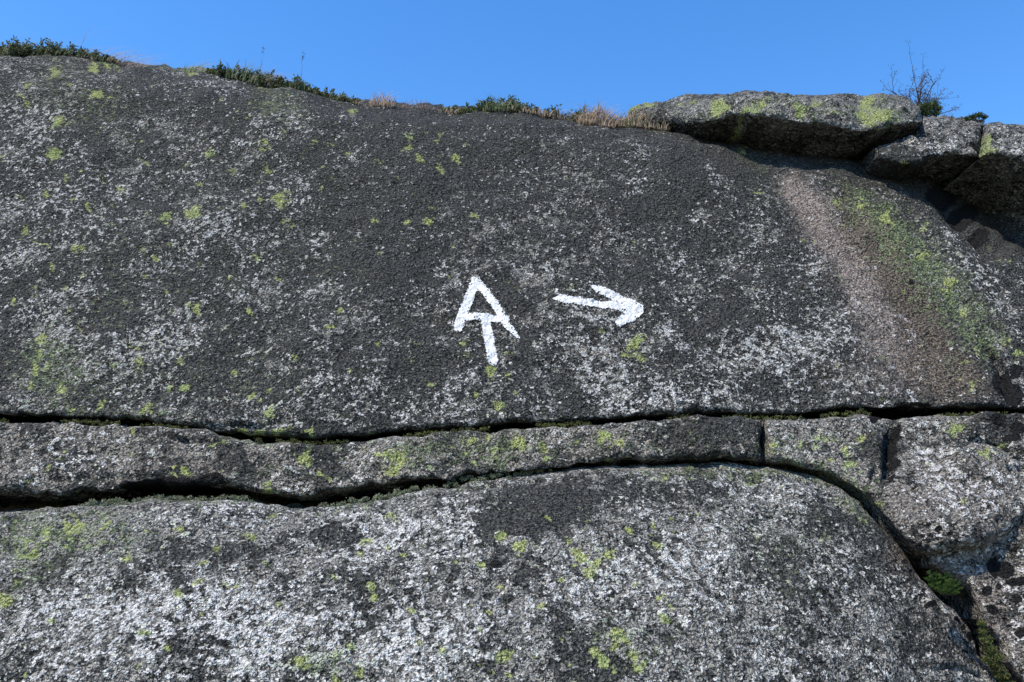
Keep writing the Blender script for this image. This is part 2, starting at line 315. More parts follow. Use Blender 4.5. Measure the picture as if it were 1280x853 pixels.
def rock_material(name, wb=0., db=0., tint=(1, 1, 1), gr=1., soft=0., wlo=.24, whi=.62, fl=.68):
    m, nt = new_mat(name); b = NB(nt)
    pos = b.n('ShaderNodeNewGeometry').outputs['Position']
    cov = b.n('ShaderNodeSeparateColor', inp={0: b.n('ShaderNodeVertexColor', layer_name='cover').outputs[0]})
    sta = b.n('ShaderNodeSeparateColor', inp={0: b.n('ShaderNodeVertexColor', layer_name='stain').outputs[0]})
    W, D, Y = cov.outputs; G, B, K = sta.outputs; K2 = b.n('ShaderNodeSeparateColor', inp={0: b.n('ShaderNodeVertexColor', layer_name='streak').outputs[0]}).outputs[0]
    n_big = b.noise(pos, 9, 3, .6); n_mid = b.noise(b.off(pos, (3, 1, 7)), 34, 4, .65)
    n_fin = b.noise(b.off(pos, (9, 4, 2)), 88, 2, .6); n_gr = b.noise(b.off(pos, (2, 8, 5)), 150, 2, .7)
    n_m2 = b.noise(b.off(pos, (13, 2, 1)), 44, 3, .65); n_f2 = b.noise(b.off(pos, (1, 12, 4)), 125, 2, .65)
    n_f3 = b.noise(b.off(pos, (6, 2, 14)), 62, 3, .62)
    # bare granite: grey-pink with mineral grains
    g1 = b.mix(b.step(n_gr, .44, .56), (.036*tint[0], .036*tint[1], .036*tint[2]), (.30*tint[0], .292*tint[1], .28*tint[2]))
    g1 = b.mix(b.m('MULTIPLY', b.step(n_fin, .38, .62), .45), g1, (.10*tint[0], .097*tint[1], .10*tint[2]))
    brn = b.step(B, .1, 1.1)
    g1 = b.mix(b.m('MULTIPLY', brn, .7), g1, b.mix(b.step(n_f2, .44, .58), (.048, .038, .031), (.29, .235, .195)))
    # dark crust lichen, with the shadow painted under the overhanging boulders
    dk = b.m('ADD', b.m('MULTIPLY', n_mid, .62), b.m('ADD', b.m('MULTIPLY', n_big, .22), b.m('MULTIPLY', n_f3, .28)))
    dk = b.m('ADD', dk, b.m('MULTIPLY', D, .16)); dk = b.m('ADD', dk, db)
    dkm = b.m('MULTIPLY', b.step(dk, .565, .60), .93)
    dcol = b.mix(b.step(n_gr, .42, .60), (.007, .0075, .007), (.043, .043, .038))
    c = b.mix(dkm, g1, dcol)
    c = b.mix(b.m('MULTIPLY', b.step(b.m('ADD', n_f2, b.m('MULTIPLY', n_fin, .35)), .71, .76), .26), c, (.20, .20, .19))
    c = b.mix(b.m('MULTIPLY', b.step(B, .55, 1.5), .75), c, b.mix(b.step(n_gr, .42, .60), (.035, .027, .020), (.21, .165, .125)))
    # pale crust lichen in small rosettes
    wt = b.m('ADD', b.m('MULTIPLY', n_m2, .52), b.m('MULTIPLY', n_f3, .46)); wt = b.m('ADD', wt, b.m('MULTIPLY', n_f2, .26))
    wt = b.m('ADD', wt, b.m('MULTIPLY', W, .125)); wt = b.m('SUBTRACT', wt, b.m('MULTIPLY', D, .085)); wt = b.m('ADD', wt, wb)
    wm = b.step(wt, .668-soft, .692+soft)
    wm = b.m('MULTIPLY', wm, b.m('SUBTRACT', 1., b.m('MULTIPLY', b.step(D, .4, 1.0), .75)))
    wcol = b.mix(b.step(n_gr, .36, .6), (wlo*1.03, wlo*1.01, wlo*.93), (whi*1.04, whi*1.01, whi*.94))
    wcol = b.mix(b.m('MULTIPLY', brn, .5), wcol, (.42, .36, .34))
    c = b.mix(b.m('MULTIPLY', wm, .95), c, wcol)
    n_fl = b.noise(b.off(pos, (21, 3, 9)), 36, 5, .72)
    fm = b.step(b.m('ADD', n_fl, b.m('ADD', b.m('MULTIPLY', W, .085), b.m('MULTIPLY', D, -.05))), fl, fl+.022)
    c = b.mix(b.m('MULTIPLY', fm, .9), c, b.mix(b.step(n_gr, .36, .6), (.30, .30, .28), (.70, .69, .66)))
    stk = b.step(b.m('ADD', K2, b.m('MULTIPLY', b.m('ADD', b.m('SUBTRACT', n_m2, .5), b.m('SUBTRACT', n_mid, .5)), 1.3)), .05, 1.25)
    c = b.mix(b.m('MULTIPLY', b.m('MULTIPLY', stk, b.step(n_f3, .30, .52)), .72), c, b.mix(b.step(n_gr, .40, .60), (.15, .118, .098), (.46, .38, .325)))
    # green film and pale green lichen
    gm = b.m('ADD', b.m('MULTIPLY', G, .5*gr), b.m('MULTIPLY', n_m2, .75))
    gmk = b.m('MULTIPLY', b.m('MULTIPLY', b.step(b.m('ADD', gm, b.m('MULTIPLY', b.m('SUBTRACT', n_mid, .5), .6)), .52, .74), b.step(n_f3, .36, .60)), .75)
    gcol = b.mix(b.step(n_gr, .40, .60), (.05, .068, .030), (.25, .30, .14))
    c = b.mix(gmk, c, gcol)
    # yellow map lichen
    yv = b.m('ADD', b.m('MULTIPLY', Y, 1.05), b.m('MULTIPLY', b.m('SUBTRACT', n_f3, .5), 2.0)); yv = b.m('ADD', yv, b.m('MULTIPLY', b.m('SUBTRACT', n_m2, .5), .7))
    vor = b.n('ShaderNodeTexVoronoi', inp={'Vector': b.n('ShaderNodeVectorMath', operation='ADD', inp={0: pos, 1: b.n('ShaderNodeVectorMath', operation='SCALE', inp={0: b.n('ShaderNodeTexNoise', inp={'Vector': pos, 'Scale': 50.}).outputs['Color'], 3: .03}).outputs[0]}).outputs[0], 'Scale': 9.})
    spot = b.m('MULTIPLY', b.step(vor.outputs['Distance'], .17, .06), b.step(b.m('ADD', n_big, b.m('MULTIPLY', G, .12)), .5, .66))
    ym = b.m('MAXIMUM', b.step(yv, .35, .60), b.m('MULTIPLY', b.m('MULTIPLY', spot, b.step(n_fin, .42, .55)), .75))
    ycol = b.mix(b.step(n_gr, .38, .58), (.10, .125, .035), (.40, .43, .15))
    ycol = b.mix(b.step(n_big, .45, .65), ycol, b.mix(b.step(n_f2, .4, .6), (.17, .21, .07), (.38, .43, .17)))
    c = b.mix(b.m('MULTIPLY', ym, .82), c, ycol)
    # black leafy lichen, with part of the shadow painted under the boulders
    km = b.step(b.m('ADD', K, b.m('MULTIPLY', b.m('SUBTRACT', n_fin, .5), .7)), .40, .56)
    c = b.mix(km, c, b.mix(b.step(n_f2, .4, .6), (.006, .006, .006), (.018, .017, .016)))
    h = b.m('ADD', b.m('MULTIPLY', n_fin, 1.0), b.m('MULTIPLY', n_f2, .55)); h = b.m('ADD', h, b.m('MULTIPLY', n_m2, .8))
    h = b.m('ADD', h, b.m('MULTIPLY', n_gr, .2)); h = b.m('ADD', h, b.m('MULTIPLY', wm, .30)); h = b.m('ADD', h, b.m('MULTIPLY', km, .25))
    bump = b.n('ShaderNodeBump', inp={'Strength': 1., 'Distance': .024, 'Height': h})
    bs = b.n('ShaderNodeBsdfPrincipled', inp={'Base Color': c, 'Roughness': .85, 'Specular IOR Level': .12, 'Normal': bump.outputs[0]})
    out = b.n('ShaderNodeOutputMaterial', inp={0: bs.outputs[0]})
    return m
def leaf_material(name, c1, c2, rough=.6, sc=60):
    m, nt = new_mat(name); b = NB(nt)
    pos = b.n('ShaderNodeNewGeometry').outputs['Position']
    c = b.mix(b.step(b.noise(pos, sc, 2, .6), .35, .65), c1, c2)
    bs = b.n('ShaderNodeBsdfPrincipled', inp={'Base Color': c, 'Roughness': rough, 'Specular IOR Level': .3})
    tr = b.n('ShaderNodeBsdfTranslucent', inp={0: c})
    mx = b.n('ShaderNodeMixShader', inp={0: .25, 1: bs.outputs[0], 2: tr.outputs[0]})
    b.n('ShaderNodeOutputMaterial', inp={0: mx.outputs[0]})
    return m

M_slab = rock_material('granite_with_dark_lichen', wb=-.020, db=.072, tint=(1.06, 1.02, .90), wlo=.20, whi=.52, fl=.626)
M_band = rock_material('granite_ledge_mixed_lichen', wb=-.015, db=.022, tint=(1.12, 1.04, .88))
M_low = rock_material('granite_with_pale_lichen', wb=.006, db=-.002, tint=(1.10, 1.07, .96))
M_right = rock_material('granite_brown_grey', wb=-.004, db=-.01, tint=(1.12, 1.05, .92))
M_over = rock_material('granite_overhang', wb=-.01, db=.01, tint=(1.05, 1.03, .95))

def paint_material():
    m, nt = new_mat('white_trail_paint'); b = NB(nt)
    pos = b.n('ShaderNodeNewGeometry').outputs['Position']
    nf = b.noise(pos, 120, 4, .7); ng = b.noise(b.off(pos, (4, 4, 1)), 420, 2, .7); nm = b.noise(b.off(pos, (1, 7, 3)), 40, 3, .6)
    c = b.mix(b.step(nf, .3, .6), (.44, .44, .43), (.73, .72, .69))
    c = b.mix(b.m('MULTIPLY', b.step(b.m('ADD', ng, b.m('MULTIPLY', nm, .5)), .80, .95), .75), c, (.30, .31, .33))
    h = b.m('ADD', nf, b.m('MULTIPLY', nm, .8)); h = b.m('ADD', h, b.m('MULTIPLY', ng, .4))
    bump = b.n('ShaderNodeBump', inp={'Strength': .8, 'Distance': .006, 'Height': h})
    bs = b.n('ShaderNodeBsdfPrincipled', inp={'Base Color': c, 'Roughness': .6, 'Normal': bump.outputs[0]})
    b.n('ShaderNodeOutputMaterial', inp={0: bs.outputs[0]})
    return m
M_paint = paint_material()

# ------------------------------------------------------------------ the rocks
CREST = [(-700, 40), (-300, 52), (0, 66), (68, 68), (136, 74), (190, 81), (258, 83), (320, 98), (374, 106), (432, 121), (545, 130), (654, 137), (709, 146), (763, 153), (829, 158),
         (900, 166), (975, 180), (1030, 188), (1090, 190), (1150, 203), (1200, 236), (1247, 279), (1300, 312), (1420, 400), (1900, 440)]
SB = [(-700, 500), (-200, 512), (0, 516), (75, 519), (169, 525), (240, 531), (285, 542), (337, 547), (394, 550), (440, 546), (541, 537), (623, 531), (724, 525), (806, 520.5), (887, 517), (960, 518), (987, 518), (1031, 513),
      (1097, 509), (1145, 510), (1280, 512), (1900, 515)]
def y_slab(u, v):
    a = (853-v)/100
    y = 2.1+.085*a+.012*a*a
    y = y+.10*smooth(u, 900, 1500)*smooth(v, 520, 100)-.06*smooth(u, 300, -300)
    return y
slab = Rock('rock_wall', SB[:0]+CREST+SB[::-1], y_slab, 46, 9, (.42, .05), wall=(0, 1, .02), walldepth=1.6, seed=1, qmax=30,
            grooves=[([(228, 531), (262, 530), (300, 528), (362, 530)], 3.2, .03), ([(1230, 429), (1243, 440), (1256, 455), (1262, 480)], 3.5, .035),
                     ([(1245, 445), (1265, 500)], 5, .02), ([(930, 185), (975, 220), (1010, 300)], 14, .02), ([(1170, 240), (1200, 275), (1260, 330)], 10, .05)])
BT = [(-700, 508), (-200, 521), (0, 527), (75, 527), (169, 531), (240, 537), (285, 548), (337, 553), (394, 556), (440, 553), (541, 542), (643, 536.5), (724, 531), (806, 525.5), (887, 521.5), (952, 523)]
BB = [(-700, 600), (-200, 618), (0, 621), (75, 621), (145, 610), (200, 608), (285, 609), (319, 618), (375, 621), (440, 611), (521, 601), (602, 592), (684, 583.5), (765, 577.5), (806, 575), (846, 576.5), (907, 574.5), (951, 577)]
def y_band(u, v): return y_slab(u, v)-.035+.0*u
band = Rock('rock_ledge', BT+BB[::-1], y_band, 8, 10, (.03, .045), wall=(0, 1, -.05), walldepth=.3, seed=2, rel=1.35, amp=1.8,
            grooves=[([(190, 541), (250, 549), (290, 551)], 2.5, .02), ([(40, 600), (140, 596), (200, 600)], 3, .012), ([(835, 545), (860, 560), (850, 575)], 4, .01)])
LB = [(-700, 640), (-200, 650), (0, 642), (75, 634), (150, 630), (202, 625), (300, 627), (375, 634), (420, 634), (480, 624), (521, 614), (602, 600), (643, 594), (700, 586), (765, 582), (846, 580), (907, 578.5), (960, 582), (1009, 591),
      (1049, 607), (1075, 628), (1092, 649), (1118, 675), (1136, 700), (1150, 722), (1170, 745), (1195, 762), (1215, 790), (1222, 820), (1245, 845), (1275, 885), (1380, 1100), (1500, 1900), (-1000, 1900), (-1000, 660)]
def y_low(u, v):
    b = (853-v)/100
    y = np.where(b > 0, 1.86+.10*b+.036*b*b, 1.86+.10*b/(1-.15*np.minimum(b, 0)))
    y = y+.30*smooth(u, 850, 1300)**1.5*smooth(v, 500, 800)+.05*smooth(u, 200, -500)
    return y
low = Rock('boulder', LB, y_low, 24, 16, (.06, .08), wall=(0, 1, -.03), walldepth=.35, seed=3,
           grooves=[([(1160, 838), (1190, 836), (1215, 841), (1235, 850)], 2.6, .02), ([(560, 612), (640, 602), (700, 600), (750, 596)], 2.6, .012), ([(1000, 594), (1060, 640), (1100, 690)], 9, .012)])
RB = [(957.5, 525), (987, 524), (1031, 520), (1075, 517), (1110, 523), (1145, 521.5), (1280, 518.5), (1900, 520), (1900, 590), (1400, 600), (1300, 634), (1280, 650), (1262, 672), (1235, 684), (1200, 691), (1165, 697), (1147, 692), (1127, 674),
      (1105, 647), (1088, 625), (1060, 604), (1025, 588), (985, 580), (957, 577)]
def y_right(u, v):
    return y_slab(u, v)-.04-.05*np.exp(-((u-1200)/90)**2-((v-640)/70)**2)
right = Rock('rock_block', RB, y_right, 10, 11, (.04, .05), wall=(0, 1, 0), walldepth=.32, seed=4, rel=1.35,
             grooves=[([(1122, 520), (1116, 545), (1112, 580), (1104, 604)], 7, .05), ([(1207, 547), (1240, 557), (1285, 579)], 4, .045), ([(1100, 585), (1085, 600)], 5, .02), ([(1250, 592), (1285, 594)], 3, .02)])
RC = [(1150, 684), (1200, 680), (1235, 672), (1262, 660), (1280, 640), (1400, 590), (1900, 580), (1900, 1900), (1470, 1900), (1350, 1000), (1285, 868), (1271, 851), (1256, 830), (1246, 803), (1225, 777), (1213, 742), (1185, 722), (1160, 708)]
def y_corner(u, v):
    b = (853-v)/100
    return 2.12+.068*b-.04*smooth(u, 1220, 1330)+.02*smooth(v, 760, 700)
corner = Rock('rock_slab', RC, y_corner, 8, 14, (.03, .06), wall=(0, 1, 0), walldepth=.3, seed=5)
DB_ = [(1125, 672), (1160, 700), (1230, 740), (1250, 800), (1270, 850), (1300, 960), (1250, 960), (1200, 800), (1150, 740), (1110, 690)]
# overhanging boulders under the crest
B1 = [(786, 132), (819, 123), (845, 119), (872, 115.5), (920, 115), (975, 115), (1050, 116.5), (1112, 118.5), (1131, 124), (1150, 138), (1153, 150), (1131, 158), (1092, 165), (1053, 161), (1010, 154), (975, 151), (940, 148), (921, 145), (897, 152), (860, 156.5), (826, 157), (795, 150)]
def y_b1(u, v): return 3.12+.34*smooth(u, 950, 800)+.0025*(150-v)
b1 = Rock('overhanging_boulder', B1, y_b1, 26, 10, (.34, .03), wall=(0, 1, -.02), walldepth=.75, seed=6, qmax=24, st=1.6, rel=1.7, amp=1.8)
B2 = [(1092, 184), (1116, 176), (1145, 161), (1154, 147), (1202, 148.5), (1232, 152), (1229, 172), (1226, 196), (1202, 193), (1171, 198), (1143, 210), (1116, 207), (1093, 198)]
def y_b2(u, v): return 3.06+.003*(190-v)+.02*smooth(u, 1200, 1100)
b2 = Rock('overhanging_boulder', B2, y_b2, 16, 8, (.22, .04), wall=(0, 1, -.02), walldepth=.9, seed=7, qmax=24, st=1.6, amp=1.3, rel=1.7)
B3 = [(1235, 155), (1280, 156), (1330, 160), (1500, 168), (1500, 240), (1330, 214), (1280, 206), (1250, 197), (1228, 196), (1231, 174)]
def y_b3(u, v): return 2.96+.003*(190-v)
b3 = Rock('overhanging_boulder', B3, y_b3, 16, 8, (.22, .04), wall=(0, 1, -.02), walldepth=1.0, seed=8, qmax=24, st=1.6, amp=1.3, rel=1.7)
B4 = [(1150, 212), (1190, 222), (1229, 228), (1262, 222), (1290, 217), (1500, 236), (1900, 300), (1900, 520), (1400, 420), (1300, 330), (1250, 300), (1205, 262)]
def y_b4(u, v): return 3.46+.004*(240-v)-.10*smooth(u, 1210, 1300)
b4 = Rock('rock_shelf', B4, y_b4, 16, 14, (.2, .1), wall=(0, 1, 0), walldepth=.6, seed=9, qmax=24)

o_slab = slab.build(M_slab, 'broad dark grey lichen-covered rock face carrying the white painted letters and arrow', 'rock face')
o_band = band.build(M_band, 'long thin rock ledge between the two dark horizontal cracks', 'rock ledge')
o_low = low.build(M_low, 'big pale grey rounded boulder with white and yellow lichen filling the bottom', 'boulder')
o_right = right.build(M_right, 'brownish grey rock block jutting out at right between the cracks', 'rock block')
o_corner = corner.build(M_right, 'grey rock slab with round black lichen spots in the bottom right corner', 'rock slab')
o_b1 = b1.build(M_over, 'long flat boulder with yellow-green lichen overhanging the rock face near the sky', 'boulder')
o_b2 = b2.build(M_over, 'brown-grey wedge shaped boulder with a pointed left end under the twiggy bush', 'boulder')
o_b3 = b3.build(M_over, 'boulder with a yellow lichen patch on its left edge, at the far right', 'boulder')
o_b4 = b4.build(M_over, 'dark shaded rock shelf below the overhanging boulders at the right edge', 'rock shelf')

# ------------------------------------------------------------------ paint: letters and arrow, a coat following the rock
def strokes_sdf(u, v, S):
    best = np.full(u.shape, 1e9)
    for (x1, y1, r1), (x2, y2, r2) in S:
        dx, dy = x2-x1, y2-y1
        t = np.clip(((u-x1)*dx+(v-y1)*dy)/(dx*dx+dy*dy), 0, 1)
        best = np.minimum(best, np.hypot(u-x1-t*dx, v-y1-t*dy)-(r1+(r2-r1)*t))
    return best
def paint(name, S, label, box):
    st = .42
    U = np.arange(box[0], box[2], st); V = np.arange(box[1], box[3], st); u, v = np.meshgrid(U, V); shp = u.shape
    u = u.ravel(); v = v.ravel()
    P = slab.surf(u, v)
    n = fbm(P, 75, 3, .75, 41); n2 = fbm(P, 220, 2, .7, 42)
    d = strokes_sdf(u, v, S)+.8*n+1.3*n2+.9*fbm(P, 480, 1, .5, 45)+.1
    pit = fbm(P, 130, 2, .6, 44)
    ok = ((d < 0) & ~((pit > .62) & (d > -3.2))).reshape(shp)
    cell = ok[:-1, :-1] & ok[1:, :-1] & ok[:-1, 1:] & ok[1:, 1:]
    idx = np.arange(u.size).reshape(shp)
    F = np.stack([idx[:-1, :-1][cell], idx[1:, :-1][cell], idx[1:, 1:][cell], idx[:-1, 1:][cell]], 1)
    used, inv = np.unique(F, return_inverse=True)
    P = P+(.0032+.0008*n2)[:, None]*np.array([0, -.78, .62])
    o = link_mesh(name, P[used], inv.reshape(F.shape), M_paint, parent=o_slab)
    o['label'] = label
paint('painted_letter', [((593.5, 352, 5.8), (585, 380, 6.4)), ((585, 380, 6.4), (573, 413, 6.2)), ((596, 352, 5.6), (607, 366, 5.6)), ((607, 366, 5.6), (622, 388, 5.6)), ((622, 388, 5.6), (634, 408, 5.0)), ((634, 408, 5.), (648, 422, 2.4)),
       ((580, 400.5, 5.2), (632, 399.5, 5.4)), ((607, 404, 6.2), (612, 430, 6.8)), ((612, 430, 6.8), (616, 453, 7.2))], 'white painted A with a T stem below its crossbar', (555, 335, 662, 472))
paint('painted_arrow', [((692, 378.5, 1.8), (701, 379, 5.2)), ((701, 379, 5.2), (722, 382, 5.4)), ((722, 382, 5.4), (765, 383, 5.0)), ((765, 383, 5), (797, 387, 6.4)), ((739, 361, 2.2), (748, 364, 5.0)), ((748, 364, 5.2), (772, 374, 6)), ((772, 374, 6), (798, 387, 6.)),
       ((798, 388, 7.0), (786, 395, 8.4)), ((786, 395, 8.2), (774, 406, 5.6))], 'white painted arrow pointing right', (680, 348, 822, 420))

# ------------------------------------------------------------------ plants
def quads_to_mesh(name, Q, mat, parent=None, origin=None):
    Q = np.asarray(Q); n = len(Q); return link_mesh(name, Q.reshape(-1, 3), np.arange(n*4).reshape(n, 4), mat, parent, smooth_=False, origin=origin)
def leaves(centers, L, Wd, updir=.5, bias=(0, 0, 1)):
    """diamond shaped leaves at the centres"""
    n = len(centers); d = RNG.normal(size=(n, 3)); d /= np.linalg.norm(d, axis=1)[:, None]
    d = d+np.array(bias)*updir; d /= np.linalg.norm(d, axis=1)[:, None]
    s = np.cross(d, RNG.normal(size=(n, 3))); s /= np.linalg.norm(s, axis=1)[:, None]
    l = (L*RNG.uniform(.6, 1.3, n))[:, None]; w = (Wd*RNG.uniform(.7, 1.2, n))[:, None]
    return np.stack([centers, centers+d*l*.5+s*w, centers+d*l, centers+d*l*.5-s*w], 1)
def blade_strip(p0, height, lean, width, segs=6, curl=1.6):
    """a curved blade leaning in direction lean (3-vector)"""
    pts = []
    for i in range(segs+1):
        t = i/segs
        pts.append(p0+np.array([0, 0, height*(t-.25*t**3)])+lean*height*t**curl)
    Q = []; tw = RNG.normal(0, .35)
    for i in range(segs):
        side = np.cross(pts[i+1]-pts[i], (tw, -1, .4)); side = side/(np.linalg.norm(side)+1e-9)
        w0 = width*(1-i/segs)**.7; w1 = width*(1-(i+1)/segs)**.7+.0001
        Q.append([pts[i]-side*w0/2, pts[i]+side*w0/2, pts[i+1]+side*w1/2, pts[i+1]-side*w1/2])
    return Q
_cu = np.arange(-60, 900, 2.)
_ct = {}
def on_crest(u, back=0., dv=0.):
    """point of the rock surface at the crest line above photo column u"""
    k = round(dv)
    if k not in _ct:
        vc = np.interp(_cu, [c[0] for c in CREST], [c[1] for c in CREST])+3+k
        _ct[k] = slab.surf(_cu, vc)
    T = _ct[k]
    P = np.array([np.interp(u, _cu, T[:, i]) for i in range(3)])
    return P+np.array([0, back, 0])
M_heath = leaf_material('heath_leaf', (.050, .062, .026), (.15, .17, .065))
M_heath2 = leaf_material('heath_leaf_brownish', (.035, .032, .016), (.085, .085, .030))
M_stem = leaf_material('woody_stem', (.05, .038, .03), (.12, .09, .075))
M_tan = leaf_material('dry_grass', (.20, .13, .075), (.42, .30, .20))
M_pinkg = leaf_material('dry_pink_grass', (.10, .07, .055), (.26, .185, .15))
M_grn = leaf_material('green_grass', (.05, .075, .03), (.15, .18, .07))
M_fern = leaf_material('bright_leaf', (.035, .075, .015), (.13, .21, .05))
M_moss = leaf_material('moss', (.04, .05, .015), (.16, .17, .05), sc=90)
M_need = leaf_material('evergreen_needle', (.03, .05, .018), (.08, .11, .03))
M_palemoss = leaf_material('pale_green_lichen_tuft', (.09, .10, .055), (.30, .32, .20), sc=120)

def px_m(u, v, Y): return Y/FOC
def heath_mat(name, u0, u1, top, label, n, group=None, mat=None, L=.016, spr=.05, stems=14, dv=2, dz=-.02):
    """low shrub cushion along the crest: top = list of (u, height in px)"""
    U = [t[0] for t in top]; Hh = [t[1] for t in top]
    C = []; T = []
    nc = max(5, int((u1-u0)/1.1))
    base = []; n = int(n*1.9)
    for i in range(nc):
        u = u0+(u1-u0)*(i+random.random())/nc
        P = on_crest(u, 0, dv); s = P[1]/FOC; h = np.interp(u, U, Hh)*s*.80
        lean = RNG.normal(0, .008); hh = h*random.uniform(.72, 1.12)
        back = random.uniform(-.02, .08)
        k = int(n/nc*RNG.uniform(.6, 1.4))
        # a shoot: leaves around a short upright stem
        for sh in range(3):
            bx = P+np.array([RNG.normal(0, 2.2*s), back+RNG.normal(0, .02), dz]); hs = hh*random.uniform(.30, 1.05)
            tip = np.array([RNG.normal(.1, .25)*hs, RNG.normal(0, .2)*hs, hs-dz])
            t = RNG.uniform(0, 1, k//3+2)[:, None]
            C.append(bx+tip*t+RNG.normal(0, .0045, (len(t), 3))*(1.6-t))
            T.append((bx, bx+tip))
    C = np.concatenate(C)
    org = on_crest((u0+u1)/2, .02, dv)
    root = bpy.data.objects.new(name, None); COL.objects.link(root); root.location = org
    root.empty_display_size = .05
    tag(root, label, 'shrub', group)
    m = mat or M_heath
    sel = RNG.random(len(C)) < .72
    Q = leaves(C, L, L*.24, .7)
    S = []
    for a, b_ in T:
        S += blade_strip(a, float((b_-a)[2]), np.array([(b_-a)[0]/max((b_-a)[2], .01), 0, 0]), .0035, 3, 1)
    f = quads_to_mesh('foliage', np.concatenate([Q, np.array(S)]), m, root)
    f.data.materials.append(M_stem); f.data.polygons.foreach_set('material_index', np.array([0]*len(Q)+[1]*len(S), dtype=np.int32))
    return root
heath_mat('heath_shrub', -40, 148, [(-40, 26), (0, 22), (20, 26), (28, 31), (40, 24), (58, 22), (62, 27), (72, 19), (100, 16), (120, 11), (148, 4)], 'dark green heath shrub mat on the crest in the top left corner', 9000, 'heath shrubs along the crest')
heath_mat('heath_shrub', 262, 400, [(262, 4), (275, 12), (300, 19), (320, 24), (335, 24), (350, 19), (372, 14), (384, 15), (400, 5)], 'green-brown heath shrub mound on the crest under the tall thin seed stems', 7000, 'heath shrubs along the crest')
heath_mat('heath_shrub', 398, 447, [(398, 4), (410, 9), (425, 11), (438, 7), (447, 2)], 'small dark heath cushion at the right foot of the crest mound', 1800, 'heath shrubs along the crest')
heath_mat('heath_shrub', 556, 672, [(556, 5), (580, 12), (600, 15), (612, 20), (640, 20), (655, 16), (672, 7)], 'dark green heath shrub mat on the middle of the crest', 5000, 'heath shrubs along the crest')
heath_mat('heath_shrub', 680, 745, [(680, 5), (700, 17), (715, 19), (735, 17), (745, 8)], 'green heath shrub beside the orange-tan grass clump', 2600, 'heath shrubs along the crest')
def grass_tuft(u0, u1, n, hpx, label, mat, name='grass_tuft', wind=.6, width=.0016, group='grass tufts along the crest', dv=3, hj=.65, rough=.38, cat='grass tuft'):
    Q = []
    wide = u1-u0 >= 44; n = int(n*1.5) if n > 6 else n
    if wide: name = 'grass'
    for i in range(n):
        u = random.uniform(u0, u1) if n > 3 else (u0+u1)/2
        P = on_crest(u, random.uniform(-.04, .06), dv); wd = width*2.4
        edge = 1-.35*abs(2*(u-u0)/max(u1-u0, 1)-1)
        h = 1.25*hpx*P[1]/FOC*random.uniform(1-hj, 1.12)*edge
        Q += blade_strip(P+np.array([0, 0, -.01]), h, np.array([random.gauss(wind, rough), random.gauss(0, .15), 0]), wd, 6, 1.9)
    o = quads_to_mesh(name, Q, mat, origin=tuple(on_crest((u0+u1)/2, 0, dv)))
    tag(o, label, 'grass' if wide else cat, None if wide else group, 'stuff' if wide else None)
    return o
grass_tuft(6, 34, 16, 48, 'thin curved grass blades rising from the heath in the top left corner', M_grn, wind=.8, width=.0012)
grass_tuft(92, 100, 3, 58, 'single tall bent grass blade left of the pinkish grass', M_pinkg, wind=.35, width=.0010, hj=.1)
grass_tuft(100, 175, 60, 24, 'pinkish wind-blown grass on the crest right of the corner heath', M_pinkg, wind=1.5, width=.0013)
grass_tuft(205, 212, 4, 18, 'few short upright grass blades on bare rock crest', M_pinkg, wind=.1, width=.0012)
grass_tuft(228, 246, 26, 24, 'small dark grass tuft leaning right on the bare crest', M_grn, wind=.9, width=.0016)
grass_tuft(285, 328, 70, 36, 'green-tan grass growing out of the crest mound', M_grn, wind=.5, width=.0014, hj=.7)
grass_tuft(288, 300, 6, 50, 'tall thin pale grass blades at the left of the crest mound', M_pinkg, wind=.15, width=.0010, hj=.3)
grass_tuft(312, 346, 26, 26, 'bent tan grass on top of the crest mound', M_pinkg, wind=1.3, width=.0012, hj=.3)
grass_tuft(368, 384, 24, 26, 'sparse grass at the right end of the crest mound', M_grn, wind=.2, width=.0012)
grass_tuft(412, 424, 12, 20, 'tiny arched grass blades over the small dark cushion', M_grn, wind=1.4, width=.0011)
grass_tuft(462, 492, 120, 24, 'short orange-tan grass tuft standing alone on the crest', M_tan, wind=.2, width=.0016)
grass_tuft(492, 542, 110, 15, 'low sparse tan grass right of the lone orange tuft', M_pinkg, wind=.2, width=.0013)
grass_tuft(545, 575, 50, 12, 'low tan grass at the left end of the middle heath', M_tan, wind=.2, width=.0013)
grass_tuft(604, 650, 110, 26, 'pale green grass mixed into the middle heath', M_grn, wind=.15, width=.0015, hj=.7)
grass_tuft(672, 716, 60, 17, 'thin tan grass between the two middle heath shrubs', M_pinkg, wind=.2, width=.0013)
grass_tuft(60, 150, 60, 16, 'short olive grass along the edge of the corner heath', M_grn, wind=.6, width=.0016)
grass_tuft(180, 262, 90, 9, 'very short sparse olive grass on the bare crest', M_grn, wind=.4, width=.0016)
grass_tuft(436, 470, 40, 9, 'very short tan grass between the small cushion and the lone orange tuft', M_tan, wind=.3, width=.0016)
grass_tuft(640, 700, 120, 13, 'short straw grass at the right end of the middle heath', M_tan, wind=.2, width=.0016)
grass_tuft(768, 832, 200, 24, 'olive grass in front of the left tip of the long overhanging boulder', M_grn, wind=.1, width=.0018, hj=.8, dv=3)
grass_tuft(722, 768, 330, 36, 'dense orange-tan grass clump left of the long overhanging boulder', M_tan, wind=.15, width=.0018, hj=.8, dv=5)
grass_tuft(760, 836, 340, 32, 'low brown grass fringe in front of the left end of the overhanging boulder', M_tan, wind=.1, width=.0016, hj=.8, dv=3)
